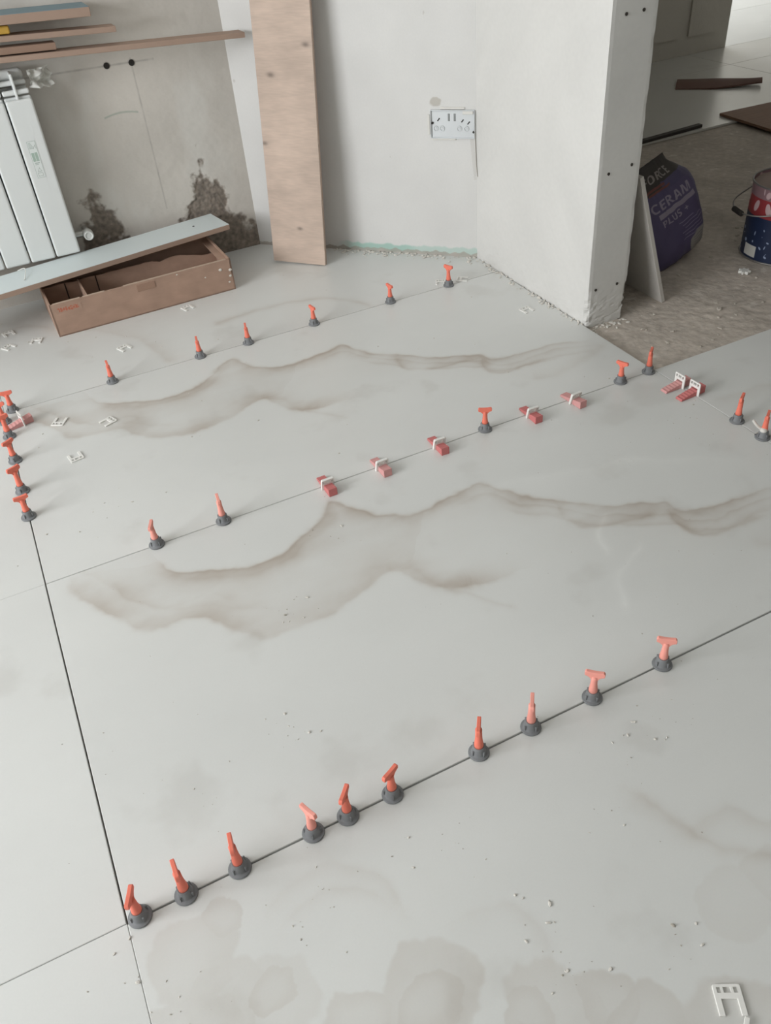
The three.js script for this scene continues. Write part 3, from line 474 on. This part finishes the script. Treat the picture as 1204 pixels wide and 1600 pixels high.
// loose broken white clips on the tiles
[[-0.034, -2.136, 2.6, 'pale broken white clip on the tiles left of the other loose clips'], [0.058, -2.041, -1.2, 'broken white clip lying with open end to the right near the left joint'], [-0.036, -1.941, 3.3, 'broken white clip with open end away, nearest of the three by the left joint'], [0.212, -2.429, 0.4, 'broken white clip on the tile in front of the cardboard box'], [-0.105, -2.653, 0.6, 'broken white clip on the floor left of the cardboard box, larger one'], [-0.037, -2.646, -0.4, 'broken white clip beside the left end of the cardboard box'], [-0.101, -2.752, 0.2, 'farthest broken white clip at the left edge under the blue board'],
  [1.311, -2.259, 0.9, 'dusty broken white clip right of the farthest orange clip by the wall'], [1.218, -2.275, -0.5, 'dusty broken white clip left of the farthest orange clip'], [1.347, -1.945, 0.1, 'broken white clip on the tile along the partition foot'], [0.456, -2.59, 0.3, 'broken white clip in front of the right half of the cardboard box']]
  .forEach(([x, z, a, l]) => { const m = solo('broken_clip', frame, white, l, 'broken clip', [x, 0.0017, z], 0, 'broken white clips on the floor'); m.rotation.order = 'YXZ'; m.rotation.y = a; m.rotation.x = -Math.PI / 2; });
{ // the near one, with its snapped strip
  const t = thing('broken_clip', 'large broken white slotted clip at the lower right corner', 'broken clip', [0.485, 0.0017, -0.205], -0.47, 'broken white clips on the floor');
  const m = mesh('frame', frame, white, t); m.rotation.x = -Math.PI / 2; const p = mesh('snapped_strip', rbox(0.0065, 0.0022, 0.03, 0.0008), white, t); p.position.set(0.0085, 0.0026, 0.0165); p.rotation.set(0.06, -0.45, 0);
}

// ---------------------------------------------------------------- behind the partition
{ // plasterboard offcut leaning on the back of the partition
  const t = solo('plasterboard_offcut', rbox(0.0125, 0.425, 0.42, 0.001, 0, 0.2125, -0.21), endBoard, 'plasterboard offcut leaning against the back of the partition', 'board', [1.726, SC + 0.0015, -1.79]); t.rotation.z = 0.338;
}
{ // adhesive sack
  const cv = document.createElement('canvas'); cv.width = 512; cv.height = 768; const q = cv.getContext('2d');
  q.fillStyle = '#4f4768'; q.fillRect(0, 0, 512, 768); q.fillStyle = '#37322f'; q.fillRect(0, 0, 512, 190); q.fillStyle = '#4a4464'; q.fillRect(250, 150, 262, 70);
  q.fillStyle = '#87817e'; q.font = 'bold 84px sans-serif'; q.fillText('FORCE', 120, 128); q.fillStyle = '#6d3f3a'; q.fillRect(120, 160, 150, 16); q.fillRect(140, 186, 170, 14);
  q.fillStyle = '#8c8494'; q.font = 'bold 92px sans-serif'; q.fillText('CERAM', 120, 320); q.fillRect(150, 336, 290, 34); q.font = 'bold 66px sans-serif'; q.fillText('PLUS +', 150, 432);
  q.fillStyle = '#877f97'; for (let k = 0; k < 6; k++) q.fillRect(250 + (k * 17) % 40, 470 + k * 26, 120 + (k * 53) % 110, 5);
  q.fillStyle = '#8f8b88'; q.beginPath(); q.ellipse(400, 680, 100, 76, 0, 0, 7); q.fill(); q.fillStyle = '#6d696a'; for (let k = 0; k < 5; k++) q.fillRect(340, 636 + k * 20, 110, 5);
  q.fillStyle = '#8b8699'; q.font = 'bold 40px sans-serif'; 
  const tx = new THREE.CanvasTexture(cv); tx.colorSpace = THREE.SRGBColorSpace;
  const nu = 30, nv = 40, P = [], U = [], I = [], W = 0.31, H = 0.335;
  for (const sd of [1, -1]) for (let j = 0; j <= nv; j++) for (let i = 0; i <= nu; i++) {
    const u = i / nu * 2 - 1, v = j / nv; const bulge = Math.pow(Math.max(0, 1 - Math.pow(Math.abs(u), 3.2)), 0.55) * Math.pow(Math.max(0, Math.sin(Math.PI * Math.pow(v, 0.62))), 0.5) * (0.085 - 0.05 * v);
    const wd = W / 2 * (1 - (u > 0 ? 0.62 * smooth(0.62, 1.0, v) : 0.1 * v)) * (1 - 0.2 * Math.pow(1 - v, 6));
    P.push(u * wd + n3(v * 9, u * 4, sd) * 0.006, v * H + 0.002, sd * (bulge + n3(u * 6, v * 7, sd * 3) * 0.008 * (1 - u * u))); U.push(i / nu, v);
  }
  const off = (nu + 1) * (nv + 1);
  for (let sd = 0; sd < 2; sd++) for (let j = 0; j < nv; j++) for (let i = 0; i < nu; i++) { const a = sd * off + j * (nu + 1) + i, b = a + 1, c = a + nu + 1, d = c + 1; sd ? I.push(a, c, b, b, c, d) : I.push(a, b, c, b, d, c); }
  const g = new THREE.BufferGeometry(); g.setAttribute('position', new THREE.Float32BufferAttribute(P, 3)); g.setAttribute('uv', new THREE.Float32BufferAttribute(U, 2)); g.setIndex(I); g.computeVertexNormals();
  const b = solo('adhesive_sack', g, std({ map: tx, roughness: 0.6 }), 'purple and black paper sack leaning behind the plasterboard offcut', 'sack', [1.955, SC + 0.004, -2.02]); b.rotation.order = 'YXZ'; b.rotation.y = 0.12; b.rotation.x = -0.2; b.rotation.z = 0.27;
}
{ // metal tin with wire handle
  const cv = document.createElement('canvas'); cv.width = 1024; cv.height = 256; const q = cv.getContext('2d');
  q.fillStyle = '#1a2744'; q.fillRect(0, 0, 1024, 256); q.fillStyle = '#8d6f74'; q.fillRect(0, 0, 1024, 40); q.fillStyle = '#93363a'; q.fillRect(0, 40, 1024, 62); q.fillStyle = '#c3a9aa';
  for (let k = 0; k < 60; k++) { q.beginPath(); q.ellipse(rnd() * 1024, 10 + rnd() * 70, 5 + rnd() * 22, 3 + rnd() * 10, rnd() * 3, 0, 7); q.fill(); }
  q.fillStyle = '#93a0b8'; for (let k = 0; k < 90; k++) { q.beginPath(); q.ellipse(rnd() * 1024, 120 + rnd() * 130, 1 + rnd() * 6, 2 + rnd() * 9, rnd() * 3, 0, 7); q.fill(); }
  q.fillStyle = '#c9c8c2'; q.fillRect(560, 200, 90, 40); q.fillRect(250, 206, 60, 36); q.fillRect(860, 204, 70, 40);
  const tx = new THREE.CanvasTexture(cv); tx.colorSpace = THREE.SRGBColorSpace; tx.wrapS = THREE.RepeatWrapping; tx.offset.x = 0.1;
  const t = thing('paint_tin', 'dented red and blue tin with wire handle at the right edge', 'tin', [2.275, SC, -1.865], -0.3); const tinMetal = std({ color: 0x8a8784, roughness: 0.45, metalness: 0.6 });
  mesh('body', new THREE.CylinderGeometry(0.125, 0.125, 0.232, 40, 1, true).translate(0, 0.118, 0), std({ map: tx, roughness: 0.45, side: THREE.DoubleSide }), t);
  mesh('base', new THREE.CylinderGeometry(0.124, 0.124, 0.003, 40).translate(0, 0.003, 0), tinMetal, t);
  for (const y of [0.003, 0.234]) mesh('rim', new THREE.TorusGeometry(0.126, 0.003, 8, 40).rotateX(Math.PI / 2).translate(0, y + (y < 0.1 ? 0.001 : 0), 0), tinMetal, t);
  mesh('lid', new THREE.CylinderGeometry(0.122, 0.122, 0.003, 40).translate(0, 0.224, 0), std({ color: 0x8f7d74, roughness: 0.7 }), t);
  const hd = mesh('wire_handle', tube([[0.02, 0.2, 0.126], [-0.08, 0.185, 0.13], [-0.15, 0.165, 0.08], [-0.178, 0.158, 0.0], [-0.15, 0.165, -0.08], [-0.06, 0.19, -0.125]], 0.0022, 40, 6), tinMetal, t);
  mesh('grip', new THREE.CylinderGeometry(0.0085, 0.0085, 0.05, 12).rotateX(Math.PI / 2).translate(-0.178, 0.158, 0), dark, hd);
}
{ // rosette of white plastic on the bare floor
  const s5 = new THREE.Shape(); for (let k = 0; k <= 96; k++) { const a = k / 96 * Math.PI * 2, r = 0.0145 + 0.004 * Math.cos(a * 7); k ? s5.lineTo(r * Math.cos(a), r * Math.sin(a)) : s5.moveTo(r, 0); }
  const g = new THREE.ExtrudeGeometry(s5, { depth: 0.007, bevelEnabled: true, bevelSize: 0.001, bevelThickness: 0.001, bevelSegments: 1 }); g.rotateX(-Math.PI / 2);
  solo('plastic_rosette', g, white, 'white star shaped plastic knob on the bare floor before the tin', 'knob', [2.066, SC + 0.002, -1.809]);
}
solo('metal_strip', rbox(1.38, 0.014, 0.026, 0.002), std({ color: 0x3a3632, roughness: 0.6, metalness: 0.3 }), 'dark metal strip lying along the edge of the hall tiles', 'strip', [2.33, 0.0075, -3.02], 0.06);
solo('brown_sheet', rbox(1.5, 0.012, 0.75, 0.002), std({ map: woodTone, color: new THREE.Color(0.62, 0.5, 0.42), roughness: 0.7 }), 'flat brown wooden sheet lying on the hall floor at right', 'sheet', [3.93, 0.0065, -2.72], -0.06).position.y = 0.0085 + SC + 0.01;
{ // warped offcut
  const g = new THREE.BoxGeometry(0.42, 0.008, 0.2, 30, 1, 8), p = g.attributes.position; for (let i = 0; i < p.count; i++) { const x = p.getX(i), z = p.getZ(i); p.setY(i, p.getY(i) + 0.02 * Math.pow((x + 0.21) / 0.42, 2) + 0.006 * Math.cos(z * 18) + 0.004); p.setZ(i, z * (1 - 0.55 * smooth(-0.05, 0.21, x))); }
  g.computeVertexNormals(); solo('wood_offcut', g, std({ color: 0x6b4f45, roughness: 0.8 }), 'warped reddish brown offcut lying on the far hall tiles', 'offcut', [3.6, -0.002, -3.57], -0.77);
}

// ---------------------------------------------------------------- crumbs of plaster and grit: uncountable
function crumbs(name, label, count, place, mat, r0, r1) {
  const g = new THREE.IcosahedronGeometry(1, 1), p = g.attributes.position; for (let i = 0; i < p.count; i++) { const k = 0.8 + 0.5 * n3(p.getX(i) * 2.1, p.getY(i) * 2.1, p.getZ(i) * 2.1); p.setXYZ(i, p.getX(i) * k, p.getY(i) * k, p.getZ(i) * k); } g.computeVertexNormals();
  const im = lit(new THREE.InstancedMesh(g, mat, count)); im.name = name; im.userData = { label, category: 'debris', kind: 'stuff' }; const m = new THREE.Matrix4(), qn = new THREE.Quaternion();
  for (let i = 0; i < count; i++) { const [x, y, z, b = 1] = place(i), r = rr(r0, r1) * b; qn.setFromEuler(new THREE.Euler(0, rnd() * 6.3, 0)); m.compose(V(x, y + r * 0.3, z), qn, V(r * rr(0.8, 1.7), r * 0.55, r * rr(0.6, 1.1))); im.setMatrixAt(i, m); }
  scene.add(im); return im;
}
const chalk = std({ color: 0xd6d2ca, roughness: 0.95 }), grit = std({ color: 0xb3ada3, roughness: 0.95 });
crumbs('wall_foot_rubble', 'white plaster crumbs along the foot of the slanted wall and partition', 280, () => {
  const t = rnd(); if (t < 0.55) { const k = 0.28 + 0.72 * rnd(), o = rnd() * rnd() * 0.06; return [0.84 + 0.588 * k - 0.707 * (o + 0.004), 0, ZB + 0.588 * k + 0.707 * (o + 0.004)]; }
  if (t < 0.85) return [1.427 - rnd() * rnd() * 0.035, 0, -2.39 + rnd() * 0.6]; return [1.44 + rnd() * 0.13, SC, -1.775 + rnd() * rnd() * 0.05];
}, chalk, 0.0018, 0.0068);
crumbs('hall_rubble', 'pale plaster crumbs scattered over the bare hall floor', 110, () => { const x = rr(1.48, 2.6), z = rr(-2.1, -1.5); return [x, SC, z, rnd() < 0.1 ? 1.8 : 1]; }, std({ color: 0xb9b1a6, roughness: 0.95 }), 0.0015, 0.007);
const spots = [[0.487, -0.3], [0.34, -0.36], [0.33, -0.33], [0.35, -0.41], [0.05, -0.55], [0.09, -0.6], [-0.1, -0.5], [-0.13, -0.56], [-0.2, -0.62], [0.2, -0.6], [0.3, -0.55], [0.5, -0.5], [0.28, -1.13], [0.25, -1.16], [0.15, -0.88], [0.16, -0.86], [0.42, -1.3], [1.1, -1.2], [1.3, -1.22], [0.62, -0.56], [0.68, -0.6], [0.72, -0.57], [-0.02, -0.8], [0.0, -1.66], [1.36, -1.27]];
crumbs('floor_grit', 'fine grit and crumbs scattered over the tiles', 220, (i) => { const [sx, sz] = spots[i % spots.length]; if (i < 100) return [sx + (rnd() - 0.5) * 0.12 * rnd(), 0, sz + (rnd() - 0.5) * 0.12 * rnd(), rnd() < 0.08 ? 1.6 : 0.7]; return [rr(-0.5, 1.6), 0, rr(-1.45, -0.2), 0.7]; }, grit, 0.0006, 0.0021);
crumbs('tile_chalk', 'white crumbs of adhesive scattered over the tiles', 150, (i) => { const [sx, sz] = spots[(i * 7) % spots.length]; if (i < 70) return [sx + (rnd() - 0.5) * 0.1, 0, sz + (rnd() - 0.5) * 0.1]; return [rr(-0.4, 1.4), 0, rr(-2.9, -1.5)]; }, chalk, 0.0008, 0.0032);

renderer.render(scene, camera);
